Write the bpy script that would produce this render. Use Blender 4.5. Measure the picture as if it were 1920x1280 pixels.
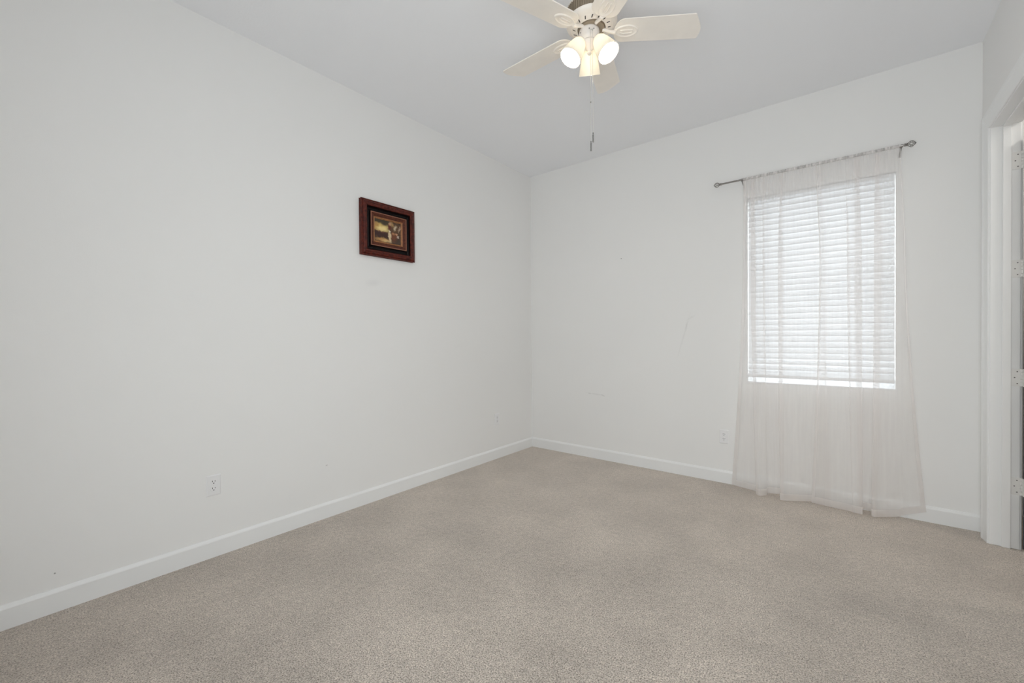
import bpy, bmesh, math, random
from mathutils import Vector, Matrix

random.seed(7)
for o in list(bpy.data.objects):
    bpy.data.objects.remove(o)
scene = bpy.context.scene
COL = scene.collection

# ------------------------------------------------------------------ room numbers
W = 3.476          # room width (x), left wall x=0, right wall x=W
H = 3.05           # ceiling height
YR = -4.25         # rear wall (behind the camera)
WX0, WX1, WZ0, WZ1 = 2.178, 3.077, 0.853, 2.351      # window opening in the back wall (y=0)
DY0, DY1, DZ = -1.02, -0.20, 2.44                    # door opening in the right wall
WT = 0.115         # right wall thickness

# ------------------------------------------------------------------ camera
cam_d = bpy.data.cameras.new('camera')
cam_d.sensor_width = 36.0
cam_d.lens = 793.2 * 36.0 / 1920.0
cam_d.clip_start = 0.02
cam = bpy.data.objects.new('camera', cam_d)
COL.objects.link(cam)
yaw, pitch, roll = math.radians(38.703), math.radians(-0.5106), math.radians(-0.3987)
r0 = Vector((math.cos(yaw), math.sin(yaw), 0))
f0 = Vector((-math.sin(yaw), math.cos(yaw), 0))
u0 = Vector((0, 0, 1))
fw = f0 * math.cos(pitch) + u0 * math.sin(pitch)
up = u0 * math.cos(pitch) - f0 * math.sin(pitch)
rt = r0 * math.cos(roll) + up * math.sin(roll)
up = up * math.cos(roll) - r0 * math.sin(roll)
M = Matrix(((rt.x, up.x, -fw.x, 2.8375), (rt.y, up.y, -fw.y, -3.8956), (rt.z, up.z, -fw.z, 1.2354), (0, 0, 0, 1)))
cam.matrix_world = M
scene.camera = cam

# ------------------------------------------------------------------ world, exposure
SKY = 4.95
BULB = 230.0
world = bpy.data.worlds.new('sky')
scene.world = world
world.use_nodes = True
bg = world.node_tree.nodes['Background']
bg.inputs['Color'].default_value = (0.965, 0.98, 1.0, 1)
bg.inputs['Strength'].default_value = SKY
scene.view_settings.view_transform = 'Standard'
scene.view_settings.look = 'None'
scene.view_settings.gamma = 1.0
scene.view_settings.use_curve_mapping = False
scene.view_settings.exposure = 0.0
try:
    cy = scene.cycles
    cy.use_denoising = True
    cy.denoising_prefilter = 'ACCURATE'
    cy.use_adaptive_sampling = False
    cy.max_bounces = 14
    cy.diffuse_bounces = 8
    cy.transparent_max_bounces = 24
    cy.transmission_bounces = 8
    cy.sample_clamp_indirect = 6.0
    cy.caustics_reflective = False
    cy.caustics_refractive = False
except Exception:
    pass
# daylight portals in the window openings (they only guide the sampling of the sky)
def portal(loc, rot, sx, sy):
    pl = bpy.data.lights.new('window_portal', 'AREA')
    pl.shape = 'RECTANGLE'
    pl.size, pl.size_y = sx, sy
    po = bpy.data.objects.new('window_portal', pl)
    COL.objects.link(po)
    po.location = loc
    po.rotation_euler = rot
    pl.cycles.is_portal = True
BT = 0.20                                            # back wall thickness
SY0, SY1, SZ0, SZ1 = -3.50, -3.17, 0.10, 2.15        # side window added for its daylight, right wall, between the doorway and the camera, out of frame
RX0, RX1, RZ0, RZ1 = 1.86, 3.44, 0.06, 2.42          # wide glazed opening added for daylight in the rear wall behind the camera
portal(((WX0 + WX1) / 2, BT + 0.05, (WZ0 + WZ1) / 2), (math.radians(-90), 0, 0), WX1 - WX0, WZ1 - WZ0)
portal(((RX0 + RX1) / 2, YR - 0.15, (RZ0 + RZ1) / 2), (math.radians(90), 0, 0), RX1 - RX0, RZ1 - RZ0)
portal((W + WT + 0.05, (SY0 + SY1) / 2, (SZ0 + SZ1) / 2), (math.radians(90), 0, math.radians(90)), SY1 - SY0, SZ1 - SZ0)

# ------------------------------------------------------------------ helpers
def tag(o, label=None, cat=None, group=None, kind=None):
    if label: o['label'] = label
    if cat: o['category'] = cat
    if group: o['group'] = group
    if kind: o['kind'] = kind
    return o

def empty(name, loc, label, cat, group=None, rotz=0.0):
    o = bpy.data.objects.new(name, None)
    COL.objects.link(o)
    o.empty_display_size = 0.05
    o.location = loc
    o.rotation_euler = (0, 0, rotz)
    return tag(o, label, cat, group)

def obj(name, bm, mat, parent=None, smooth=False, bevel=0.0, segs=2, loc=None, rot=None, angle=35):
    me = bpy.data.meshes.new(name)
    bmesh.ops.recalc_face_normals(bm, faces=bm.faces)
    bm.to_mesh(me)
    bm.free()
    mats = mat if isinstance(mat, (list, tuple)) else [mat]
    for m in mats:
        me.materials.append(m)
    if smooth:
        for p in me.polygons:
            p.use_smooth = True
        try:
            me.set_sharp_from_angle(angle=math.radians(angle))
        except Exception:
            pass
    o = bpy.data.objects.new(name, me)
    COL.objects.link(o)
    if parent: o.parent = parent
    if loc: o.location = loc
    if rot: o.rotation_euler = rot
    if bevel:
        b = o.modifiers.new('bevel', 'BEVEL')
        b.width = bevel
        b.segments = segs
        b.limit_method = 'ANGLE'
    return o

def box(bm, x0, x1, y0, y1, z0, z1):
    v = [bm.verts.new(c) for c in ((x0, y0, z0), (x1, y0, z0), (x1, y1, z0), (x0, y1, z0),
                                   (x0, y0, z1), (x1, y0, z1), (x1, y1, z1), (x0, y1, z1))]
    for f in ((0, 3, 2, 1), (4, 5, 6, 7), (0, 1, 5, 4), (1, 2, 6, 5), (2, 3, 7, 6), (3, 0, 4, 7)):
        bm.faces.new([v[i] for i in f])

def lathe(bm, prof, n=48, center=(0, 0, 0), cap=False):
    rings = []
    for r, z in prof:
        if r < 1e-6:
            rings.append([bm.verts.new((center[0], center[1], center[2] + z))])
        else:
            rings.append([bm.verts.new((center[0] + r * math.cos(2 * math.pi * i / n),
                                        center[1] + r * math.sin(2 * math.pi * i / n), center[2] + z)) for i in range(n)])
    for a, b in zip(rings, rings[1:]):
        for i in range(n):
            j = (i + 1) % n
            if len(a) == 1 and len(b) == 1: continue
            if len(a) == 1: bm.faces.new((a[0], b[i], b[j]))
            elif len(b) == 1: bm.faces.new((a[i], a[j], b[0]))
            else: bm.faces.new((a[i], a[j], b[j], b[i]))
    if cap:
        if len(rings[0]) > 1: bm.faces.new(rings[0])
        if len(rings[-1]) > 1: bm.faces.new(rings[-1])

def tube(bm, pts, r, n=10, cap=True):
    pts = [Vector(p) for p in pts]
    rad = r if isinstance(r, (list, tuple)) else [r] * len(pts)
    rings = []
    ref = Vector((0, 0, 1))
    for i, p in enumerate(pts):
        d = (pts[min(i + 1, len(pts) - 1)] - pts[max(i - 1, 0)]).normalized()
        a = ref.cross(d)
        if a.length < 1e-3: a = Vector((1, 0, 0)).cross(d)
        a.normalize()
        b = d.cross(a).normalized()
        rings.append([bm.verts.new(p + rad[i] * (a * math.cos(2 * math.pi * k / n) + b * math.sin(2 * math.pi * k / n))) for k in range(n)])
    for A, B in zip(rings, rings[1:]):
        for i in range(n):
            j = (i + 1) % n
            bm.faces.new((A[i], A[j], B[j], B[i]))
    if cap:
        bm.faces.new(rings[0])
        bm.faces.new(rings[-1])

def ball(bm, c, r, sub=2):
    bmesh.ops.create_icosphere(bm, subdivisions=sub, radius=r, matrix=Matrix.Translation(c))

def prism(bm, poly, fn0, fn1):
    a = [bm.verts.new(fn0(p)) for p in poly]
    b = [bm.verts.new(fn1(p)) for p in poly]
    n = len(poly)
    bm.faces.new(a)
    bm.faces.new(b)
    for i in range(n):
        j = (i + 1) % n
        bm.faces.new((a[i], a[j], b[j], b[i]))

# ------------------------------------------------------------------ materials
def new_mat(name):
    m = bpy.data.materials.new(name)
    m.use_nodes = True
    nt = m.node_tree
    nt.nodes.clear()
    out = nt.nodes.new('ShaderNodeOutputMaterial')
    return m, nt, out

def N(nt, t, **kw):
    n = nt.nodes.new(t)
    for k, v in kw.items():
        if k.startswith('_'): setattr(n, k[1:], v)
        else: n.inputs[k].default_value = v
    return n

def principled(name, col, rough=0.5, metal=0.0, bump=None, spec=0.5, var=None):
    m, nt, out = new_mat(name)
    b = N(nt, 'ShaderNodeBsdfPrincipled')
    b.inputs['Base Color'].default_value = (*col, 1)
    b.inputs['Roughness'].default_value = rough
    b.inputs['Metallic'].default_value = metal
    b.inputs['Specular IOR Level'].default_value = spec
    nt.links.new(b.outputs[0], out.inputs[0])
    geo = N(nt, 'ShaderNodeTexCoord')
    if bump:
        scale, strength, dist = bump
        nz = N(nt, 'ShaderNodeTexNoise')
        nz.inputs['Scale'].default_value = scale
        nz.inputs['Detail'].default_value = 3
        nt.links.new(geo.outputs['Object'], nz.inputs['Vector'])
        bp = N(nt, 'ShaderNodeBump')
        bp.inputs['Strength'].default_value = strength
        bp.inputs['Distance'].default_value = dist
        nt.links.new(nz.outputs['Fac'], bp.inputs['Height'])
        nt.links.new(bp.outputs[0], b.inputs['Normal'])
    if var:
        scale, amt = var
        nz = N(nt, 'ShaderNodeTexNoise')
        nz.inputs['Scale'].default_value = scale
        nz.inputs['Detail'].default_value = 4
        nt.links.new(geo.outputs['Object'], nz.inputs['Vector'])
        rp = N(nt, 'ShaderNodeValToRGB')
        rp.color_ramp.elements[0].position = 0.3
        rp.color_ramp.elements[1].position = 0.7
        rp.color_ramp.elements[0].color = (*[c * (1 - amt) for c in col], 1)
        rp.color_ramp.elements[1].color = (*[min(1, c * (1 + amt)) for c in col], 1)
        nt.links.new(nz.outputs['Fac'], rp.inputs[0])
        nt.links.new(rp.outputs[0], b.inputs['Base Color'])
    return m

def blob_layers(nt, vec, base, blobs):
    """base colour socket + list of (u, v, ru, rv, angle_deg, colour, softness, strength) in the (x,y) of vec"""
    cur = base
    for (u, v, ru, rv, ang, col, soft, stren) in blobs:
        mp = N(nt, 'ShaderNodeMapping', _vector_type='TEXTURE')
        mp.inputs['Location'].default_value = (u, v, 0)
        mp.inputs['Rotation'].default_value = (0, 0, math.radians(ang))
        mp.inputs['Scale'].default_value = (ru, rv, 1)
        nt.links.new(vec, mp.inputs[0])
        ln = N(nt, 'ShaderNodeVectorMath', _operation='LENGTH')
        nt.links.new(mp.outputs[0], ln.inputs[0])
        mr = N(nt, 'ShaderNodeMapRange')
        mr.inputs['From Min'].default_value = 1.0 + soft
        mr.inputs['From Max'].default_value = max(0.0, 1.0 - soft)
        mr.inputs['To Min'].default_value = 0.0
        mr.inputs['To Max'].default_value = stren
        nt.links.new(ln.outputs['Value'], mr.inputs[0])
        mx = N(nt, 'ShaderNodeMixRGB')
        mx.inputs[2].default_value = (*col, 1)
        nt.links.new(mr.outputs[0], mx.inputs[0])
        nt.links.new(cur, mx.inputs[1])
        cur = mx.outputs[0]
    return cur

def wall_mat(name, col, bump=(220, 0.12, 0.0012), axes='yz', blobs=()):
    """painted drywall: orange peel bump and a few scuffs at their own places (world metres)"""
    m, nt, out = new_mat(name)
    b = N(nt, 'ShaderNodeBsdfPrincipled')
    b.inputs['Roughness'].default_value = 0.62
    b.inputs['Specular IOR Level'].default_value = 0.25
    nt.links.new(b.outputs[0], out.inputs[0])
    tc = N(nt, 'ShaderNodeTexCoord')
    sep = N(nt, 'ShaderNodeSeparateXYZ')
    nt.links.new(tc.outputs['Object'], sep.inputs[0])
    cmb = N(nt, 'ShaderNodeCombineXYZ')
    nt.links.new(sep.outputs['XYZ'.index(axes[0].upper())], cmb.inputs[0])
    nt.links.new(sep.outputs['XYZ'.index(axes[1].upper())], cmb.inputs[1])
    rgb = N(nt, 'ShaderNodeRGB')
    rgb.outputs[0].default_value = (*col, 1)
    cur = rgb.outputs[0]
    if blobs:
        wn = N(nt, 'ShaderNodeTexNoise')
        wn.inputs['Scale'].default_value = 60
        nt.links.new(cmb.outputs[0], wn.inputs['Vector'])
        sc = N(nt, 'ShaderNodeVectorMath', _operation='SCALE')
        sc.inputs['Scale'].default_value = 0.012
        nt.links.new(wn.outputs['Color'], sc.inputs[0])
        ad = N(nt, 'ShaderNodeVectorMath', _operation='ADD')
        nt.links.new(cmb.outputs[0], ad.inputs[0])
        nt.links.new(sc.outputs[0], ad.inputs[1])
        off = N(nt, 'ShaderNodeVectorMath', _operation='SUBTRACT')
        off.inputs[1].default_value = (0.006, 0.006, 0.006)
        nt.links.new(ad.outputs[0], off.inputs[0])
        cur = blob_layers(nt, off.outputs[0], cur, blobs)
    nt.links.new(cur, b.inputs['Base Color'])
    nz = N(nt, 'ShaderNodeTexNoise')
    nz.inputs['Scale'].default_value = bump[0]
    nz.inputs['Detail'].default_value = 2
    nt.links.new(tc.outputs['Object'], nz.inputs['Vector'])
    bp = N(nt, 'ShaderNodeBump')
    bp.inputs['Strength'].default_value = bump[1]
    bp.inputs['Distance'].default_value = bump[2]
    nt.links.new(nz.outputs['Fac'], bp.inputs['Height'])
    nt.links.new(bp.outputs[0], b.inputs['Normal'])
    return m

WALLC = (0.845, 0.840, 0.830)
SC = (0.50, 0.50, 0.49)
M_wall_left = wall_mat('wall_paint_left', WALLC, blobs=[
    (-3.705, 0.173, 0.0032, 0.0030, 0, (0.2, 0.2, 0.2), 0.4, 0.8),
    (-2.04, 1.66, 0.045, 0.02, 10, (0.68, 0.68, 0.68), 0.8, 0.3),
    (-2.42, 0.36, 0.006, 0.004, 0, (0.45, 0.45, 0.44), 0.4, 0.6)])
M_wall_back = wall_mat('wall_paint_back', WALLC, axes='xz', blobs=[
    (0.80, 0.655, 0.075, 0.005, -4, SC, 0.7, 0.22),
    (0.735, 0.657, 0.012, 0.005, 0, SC, 0.5, 0.35),
    (0.885, 0.648, 0.018, 0.006, -20, SC, 0.5, 0.35),
    (1.675, 1.24, 0.006, 0.14, -16, (0.66, 0.66, 0.65), 0.8, 0.25),
    (1.70, 1.33, 0.006, 0.03, -12, SC, 0.8, 0.22),
    (1.735, 1.40, 0.03, 0.006, 30, (0.66, 0.66, 0.65), 0.8, 0.25)])
M_wall = wall_mat('wall_paint', WALLC)
M_ceil = wall_mat('ceiling_paint', (0.895, 0.902, 0.926), bump=(90, 0.25, 0.002))
M_trim = principled('white_trim_paint', (0.85, 0.853, 0.85), 0.35, spec=0.5)
M_door = principled('charcoal_door_paint', (0.035, 0.035, 0.036), 0.45)
M_plastic = principled('white_plastic', (0.83, 0.825, 0.83), 0.35)
M_slot = principled('dark_slot', (0.02, 0.02, 0.02), 0.8)
M_hinge = principled('painted_hinge', (0.78, 0.77, 0.75), 0.35)
M_screwd = principled('screw_dark', (0.16, 0.155, 0.15), 0.4, 0.8)
M_fan = principled('fan_cream_enamel', (0.91, 0.855, 0.79), 0.38, var=(14, 0.02))
M_fanw = principled('fan_white_metal', (0.84, 0.79, 0.75), 0.35)
M_fanshade = principled('fan_bronze_vent_gap_shade', (0.33, 0.27, 0.20), 0.5, 0.3)
M_chain = principled('chain_metal', (0.80, 0.78, 0.74), 0.3, 0.9)
M_fob = principled('fob_nickel', (0.28, 0.27, 0.26), 0.35, 0.9)
M_rod = principled('brushed_nickel', (0.30, 0.285, 0.27), 0.33, 0.95, var=(60, 0.2))
M_vinyl = principled('white_vinyl', (0.85, 0.86, 0.87), 0.4)
M_sill = principled('white_sill', (0.84, 0.84, 0.85), 0.25)
M_cord = principled('blind_cord', (0.8, 0.8, 0.8), 0.7)

def slat_material():
    m, nt, out = new_mat('white_blind_slat')
    d = N(nt, 'ShaderNodeBsdfDiffuse')
    d.inputs['Color'].default_value = (0.86, 0.865, 0.87, 1)
    t = N(nt, 'ShaderNodeBsdfTranslucent')
    t.inputs['Color'].default_value = (0.93, 0.94, 0.95, 1)
    mx = N(nt, 'ShaderNodeMixShader')
    mx.inputs[0].default_value = 0.31
    nt.links.new(d.outputs[0], mx.inputs[1])
    nt.links.new(t.outputs[0], mx.inputs[2])
    nt.links.new(mx.outputs[0], out.inputs[0])
    return m
M_slat = slat_material()

def glass_pane_material():
    m, nt, out = new_mat('window_glass')
    t = N(nt, 'ShaderNodeBsdfTransparent')
    t.inputs['Color'].default_value = (0.95, 0.97, 0.97, 1)
    g = N(nt, 'ShaderNodeBsdfGlossy')
    g.inputs['Roughness'].default_value = 0.02
    mx = N(nt, 'ShaderNodeMixShader')
    mx.inputs[0].default_value = 0.04
    nt.links.new(t.outputs[0], mx.inputs[1])
    nt.links.new(g.outputs[0], mx.inputs[2])
    nt.links.new(mx.outputs[0], out.inputs[0])
    return m
M_glass = glass_pane_material()

def shade_material():
    m, nt, out = new_mat('frosted_glass_shade')
    d = N(nt, 'ShaderNodeBsdfDiffuse')
    d.inputs['Color'].default_value = (0.92, 0.89, 0.81, 1)
    t = N(nt, 'ShaderNodeBsdfTranslucent')
    t.inputs['Color'].default_value = (0.97, 0.93, 0.85, 1)
    mx = N(nt, 'ShaderNodeMixShader')
    mx.inputs[0].default_value = 0.30
    nt.links.new(d.outputs[0], mx.inputs[1])
    nt.links.new(t.outputs[0], mx.inputs[2])
    g = N(nt, 'ShaderNodeBsdfGlossy')
    g.inputs['Roughness'].default_value = 0.15
    mx2 = N(nt, 'ShaderNodeMixShader')
    mx2.inputs[0].default_value = 0.04
    nt.links.new(mx.outputs[0], mx2.inputs[1])
    nt.links.new(g.outputs[0], mx2.inputs[2])
    nt.links.new(mx2.outputs[0], out.inputs[0])
    return m
M_shade = shade_material()

def bulb_material():
    m, nt, out = new_mat('lit_bulb')
    e = N(nt, 'ShaderNodeEmission')
    e.inputs['Color'].default_value = (1.0, 0.935, 0.84, 1)
    e.inputs['Strength'].default_value = BULB
    nt.links.new(e.outputs[0], out.inputs[0])
    return m
M_bulb = bulb_material()

def sheer_material(name, alpha, dots=True, spread=0.012, thread=(70, 3), trans=0.5):
    m, nt, out = new_mat(name)
    uv = N(nt, 'ShaderNodeUVMap')
    tr = N(nt, 'ShaderNodeBsdfTransparent')
    d = N(nt, 'ShaderNodeBsdfDiffuse')
    d.inputs['Color'].default_value = (0.92, 0.888, 0.872, 1)
    t = N(nt, 'ShaderNodeBsdfTranslucent')
    t.inputs['Color'].default_value = (0.92, 0.888, 0.872, 1)
    c = N(nt, 'ShaderNodeMixShader')
    c.inputs[0].default_value = trans
    nt.links.new(d.outputs[0], c.inputs[1])
    nt.links.new(t.outputs[0], c.inputs[2])
    # crinkled vertical threads
    mp = N(nt, 'ShaderNodeMapping')
    mp.inputs['Scale'].default_value = (*thread, 1)
    nt.links.new(uv.outputs[0], mp.inputs[0])
    nz = N(nt, 'ShaderNodeTexNoise')
    nz.inputs['Scale'].default_value = 1.0
    nz.inputs['Detail'].default_value = 3
    nt.links.new(mp.outputs[0], nz.inputs['Vector'])
    mr = N(nt, 'ShaderNodeMapRange')
    mr.inputs['From Min'].default_value = 0.3
    mr.inputs['From Max'].default_value = 0.7
    mr.inputs['To Min'].default_value = alpha - spread
    mr.inputs['To Max'].default_value = min(1.0, alpha + spread)
    nt.links.new(nz.outputs['Fac'], mr.inputs[0])
    fac = mr.outputs[0]
    if dots:
        # woven dashes: a loose brick of short vertical dashes
        mp2 = N(nt, 'ShaderNodeMapping')
        mp2.inputs['Scale'].default_value = (1 / 0.042, 1 / 0.086, 1)
        nt.links.new(uv.outputs[0], mp2.inputs[0])
        vo = N(nt, 'ShaderNodeTexVoronoi', _voronoi_dimensions='2D')
        vo.inputs['Scale'].default_value = 1.0
        vo.inputs['Randomness'].default_value = 0.55
        nt.links.new(mp2.outputs[0], vo.inputs['Vector'])
        md = N(nt, 'ShaderNodeMapRange')
        md.inputs['From Min'].default_value = 0.062
        md.inputs['From Max'].default_value = 0.050
        md.inputs['To Min'].default_value = 0.0
        md.inputs['To Max'].default_value = 0.30
        nt.links.new(vo.outputs['Distance'], md.inputs[0])
        ad = N(nt, 'ShaderNodeMath', _operation='MAXIMUM')
        nt.links.new(fac, ad.inputs[0])
        sm = N(nt, 'ShaderNodeMath', _operation='ADD')
        nt.links.new(md.outputs[0], sm.inputs[0])
        sm.inputs[1].default_value = 0.25
        nt.links.new(sm.outputs[0], ad.inputs[1])
        fac = ad.outputs[0]
        dc = N(nt, 'ShaderNodeMixRGB')
        dc.inputs[1].default_value = (0.92, 0.888, 0.872, 1)
        dc.inputs[2].default_value = (0.60, 0.59, 0.585, 1)
        mm = N(nt, 'ShaderNodeMapRange')
        mm.inputs['From Min'].default_value = 0.0
        mm.inputs['From Max'].default_value = 0.3
        nt.links.new(md.outputs[0], mm.inputs[0])
        nt.links.new(mm.outputs[0], dc.inputs[0])
        nt.links.new(dc.outputs[0], d.inputs['Color'])
        nt.links.new(dc.outputs[0], t.inputs['Color'])
    mx = N(nt, 'ShaderNodeMixShader')
    nt.links.new(fac, mx.inputs[0])
    nt.links.new(tr.outputs[0], mx.inputs[1])
    nt.links.new(c.outputs[0], mx.inputs[2])
    nt.links.new(mx.outputs[0], out.inputs[0])
    return m
M_sheer = sheer_material('sheer_fabric', 0.36)
M_hem = sheer_material('sheer_hem', 0.55, dots=False)
M_head = sheer_material('sheer_heading', 0.74, dots=False, spread=0.34, thread=(9, 5), trans=0.12)

def carpet_material():
    m, nt, out = new_mat('beige_carpet_pile')
    b = N(nt, 'ShaderNodeBsdfPrincipled')
    b.inputs['Roughness'].default_value = 0.95
    b.inputs['Specular IOR Level'].default_value = 0.05
    b.inputs['Sheen Weight'].default_value = 1.0
    b.inputs['Sheen Roughness'].default_value = 0.45
    b.inputs['Sheen Tint'].default_value = (0.98, 0.90, 0.82, 1)
    nt.links.new(b.outputs[0], out.inputs[0])
    tc = N(nt, 'ShaderNodeTexCoord')
    # tufts
    vo = N(nt, 'ShaderNodeTexVoronoi', _feature='F1')
    vo.inputs['Scale'].default_value = 135
    vo.inputs['Randomness'].default_value = 1.0
    nt.links.new(tc.outputs['Object'], vo.inputs['Vector'])
    nz = N(nt, 'ShaderNodeTexNoise')
    nz.inputs['Scale'].default_value = 190
    nz.inputs['Detail'].default_value = 3
    nt.links.new(tc.outputs['Object'], nz.inputs['Vector'])
    big = N(nt, 'ShaderNodeTexNoise')
    big.inputs['Scale'].default_value = 2.3
    big.inputs['Detail'].default_value = 5
    big.inputs['Roughness'].default_value = 0.55
    nt.links.new(tc.outputs['Object'], big.inputs['Vector'])
    mid = N(nt, 'ShaderNodeTexNoise')
    mid.inputs['Scale'].default_value = 34
    mid.inputs['Detail'].default_value = 3
    nt.links.new(tc.outputs['Object'], mid.inputs['Vector'])
    rp = N(nt, 'ShaderNodeValToRGB')
    e = rp.color_ramp.elements
    e[0].position, e[0].color = 0.36, (0.165, 0.134, 0.112, 1)
    e[1].position, e[1].color = 0.62, (0.70, 0.618, 0.542, 1)
    x = e.new(0.48)
    x.color = (0.47, 0.408, 0.352, 1)
    nt.links.new(nz.outputs['Fac'], rp.inputs[0])  # low noise goes dark: shade of the pile's pits painted into the colour
    def mul(sock, src, lo, hi, a=0.3, c=0.7):
        mr = N(nt, 'ShaderNodeMapRange')
        mr.inputs['From Min'].default_value = a
        mr.inputs['From Max'].default_value = c
        mr.inputs['To Min'].default_value = lo
        mr.inputs['To Max'].default_value = hi
        nt.links.new(src, mr.inputs[0])
        cm = N(nt, 'ShaderNodeCombineColor')
        for i in range(3): nt.links.new(mr.outputs[0], cm.inputs[i])
        mx = N(nt, 'ShaderNodeMixRGB', _blend_type='MULTIPLY')
        mx.inputs[0].default_value = 1.0
        nt.links.new(sock, mx.inputs[1])
        nt.links.new(cm.outputs[0], mx.inputs[2])
        return mx.outputs[0]
    c1 = mul(rp.outputs[0], big.outputs['Fac'], 0.80, 1.14)
    c2 = mul(c1, mid.outputs['Fac'], 0.86, 1.10)
    c3 = mul(c2, vo.outputs['Distance'], 1.08, 0.80, 0.1, 0.75)
    nt.links.new(c3, b.inputs['Base Color'])
    bp = N(nt, 'ShaderNodeBump')
    bp.inputs['Strength'].default_value = 0.8
    bp.inputs['Distance'].default_value = 0.006
    nt.links.new(nz.outputs['Fac'], bp.inputs['Height'])
    bp2 = N(nt, 'ShaderNodeBump')
    bp2.inputs['Strength'].default_value = 0.25
    bp2.inputs['Distance'].default_value = 0.02
    nt.links.new(mid.outputs['Fac'], bp2.inputs['Height'])
    nt.links.new(bp.outputs[0], bp2.inputs['Normal'])
    nt.links.new(bp2.outputs[0], b.inputs['Normal'])
    return m
M_carpet = carpet_material()

def wood_frame_material(name, dark, light, scale=30):
    m, nt, out = new_mat(name)
    b = N(nt, 'ShaderNodeBsdfPrincipled')
    b.inputs['Roughness'].default_value = 0.45
    b.inputs['Specular IOR Level'].default_value = 0.25
    nt.links.new(b.outputs[0], out.inputs[0])
    tc = N(nt, 'ShaderNodeTexCoord')
    nz = N(nt, 'ShaderNodeTexNoise')
    nz.inputs['Scale'].default_value = scale
    nz.inputs['Detail'].default_value = 6
    nz.inputs['Roughness'].default_value = 0.7
    nt.links.new(tc.outputs['Object'], nz.inputs['Vector'])
    rp = N(nt, 'ShaderNodeValToRGB')
    rp.color_ramp.elements[0].position = 0.36
    rp.color_ramp.elements[1].position = 0.68
    rp.color_ramp.elements[0].color = (*dark, 1)
    rp.color_ramp.elements[1].color = (*light, 1)
    nt.links.new(nz.outputs['Fac'], rp.inputs[0])
    nt.links.new(rp.outputs[0], b.inputs['Base Color'])
    bp = N(nt, 'ShaderNodeBump')
    bp.inputs['Strength'].default_value = 0.3
    bp.inputs['Distance'].default_value = 0.002
    nt.links.new(nz.outputs['Fac'], bp.inputs['Height'])
    nt.links.new(bp.outputs[0], b.inputs['Normal'])
    return m
M_f_out = wood_frame_material('mahogany_moulding', (0.040, 0.006, 0.005), (0.150, 0.026, 0.015), 45)
M_f_cove = principled('black_cove', (0.006, 0.004, 0.004), 0.35, spec=0.2)
M_f_in = wood_frame_material('inner_moulding', (0.055, 0.014, 0.008), (0.14, 0.04, 0.02), 55)
M_f_bead = principled('bead_edge', (0.33, 0.14, 0.09), 0.35)
M_f_gilt = principled('gilt_liner', (0.36, 0.16, 0.065), 0.4, 0.25, var=(60, 0.3))

# ------------------------------------------------------------------ room shell
S = 'structure'
bm = bmesh.new(); box(bm, -0.15, W + WT, YR - 0.1, 0.15, -0.12, 0.0)
box(bm, W + WT, W + 2.4, -1.5, 0.6, -0.12, 0.0)
tag(obj('floor', bm, M_carpet), kind=S)
bm = bmesh.new(); box(bm, -0.15, W + WT, YR - 0.1, 0.15, H, H + 0.12)
box(bm, W + WT, W + 2.4, -1.5, 0.6, H, H + 0.12)
tag(obj('ceiling', bm, M_ceil), kind=S)
bm = bmesh.new(); box(bm, -0.15, 0.0, YR - 0.1, 0.15, 0, H)
tag(obj('wall_left', bm, M_wall_left), kind=S)
bm = bmesh.new()
box(bm, 0, WX0, 0, BT, 0, H); box(bm, WX1, W + WT, 0, BT, 0, H)
box(bm, WX0, WX1, 0, BT, 0, WZ0); box(bm, WX0, WX1, 0, BT, WZ1, H)
tag(obj('wall_back', bm, M_wall_back), kind=S)
bm = bmesh.new()
J = 0.02   # jamb board thickness
box(bm, W, W + WT, DY1 + J, 0, 0, H); box(bm, W, W + WT, SY1, DY0 - J, 0, H); box(bm, W, W + WT, YR - 0.1, SY0, 0, H)
box(bm, W, W + WT, SY0, SY1, 0, SZ0); box(bm, W, W + WT, SY0, SY1, SZ1, H)
box(bm, W, W + WT, DY0 - J, DY1 + J, DZ + J, H)
tag(obj('wall_right', bm, M_wall), kind=S)
bm = bmesh.new()
box(bm, 0, RX0, YR - 0.1, YR, 0, H); box(bm, RX1, W, YR - 0.1, YR, 0, H)
box(bm, RX0, RX1, YR - 0.1, YR, 0, RZ0); box(bm, RX0, RX1, YR - 0.1, YR, RZ1, H)
tag(obj('wall_rear', bm, M_wall), kind=S)
bm = bmesh.new()
box(bm, W + 2.3, W + 2.4, -1.5, 0.6, 0, H); box(bm, W + WT, W + 2.3, 0.5, 0.6, 0, H); box(bm, W + WT, W + 2.3, -1.5, -1.4, 0, H)
box(bm, W + WT, W + WT + 0.02, 0.15, 0.5, 0, H)
tag(obj('wall_hall', bm, M_wall), kind=S)

# added unseen fill light under the hall ceiling, beyond the doorway
hl = bpy.data.lights.new('added_hall_fill', 'AREA')
hl.shape = 'DISK'
hl.size = 0.35
hl.energy = 17.0
hl.color = (1.0, 0.96, 0.90)
hlo = bpy.data.objects.new('added_hall_fill', hl)
COL.objects.link(hlo)
hlo.location = (W + 1.2, -0.6, H - 0.02)

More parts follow.
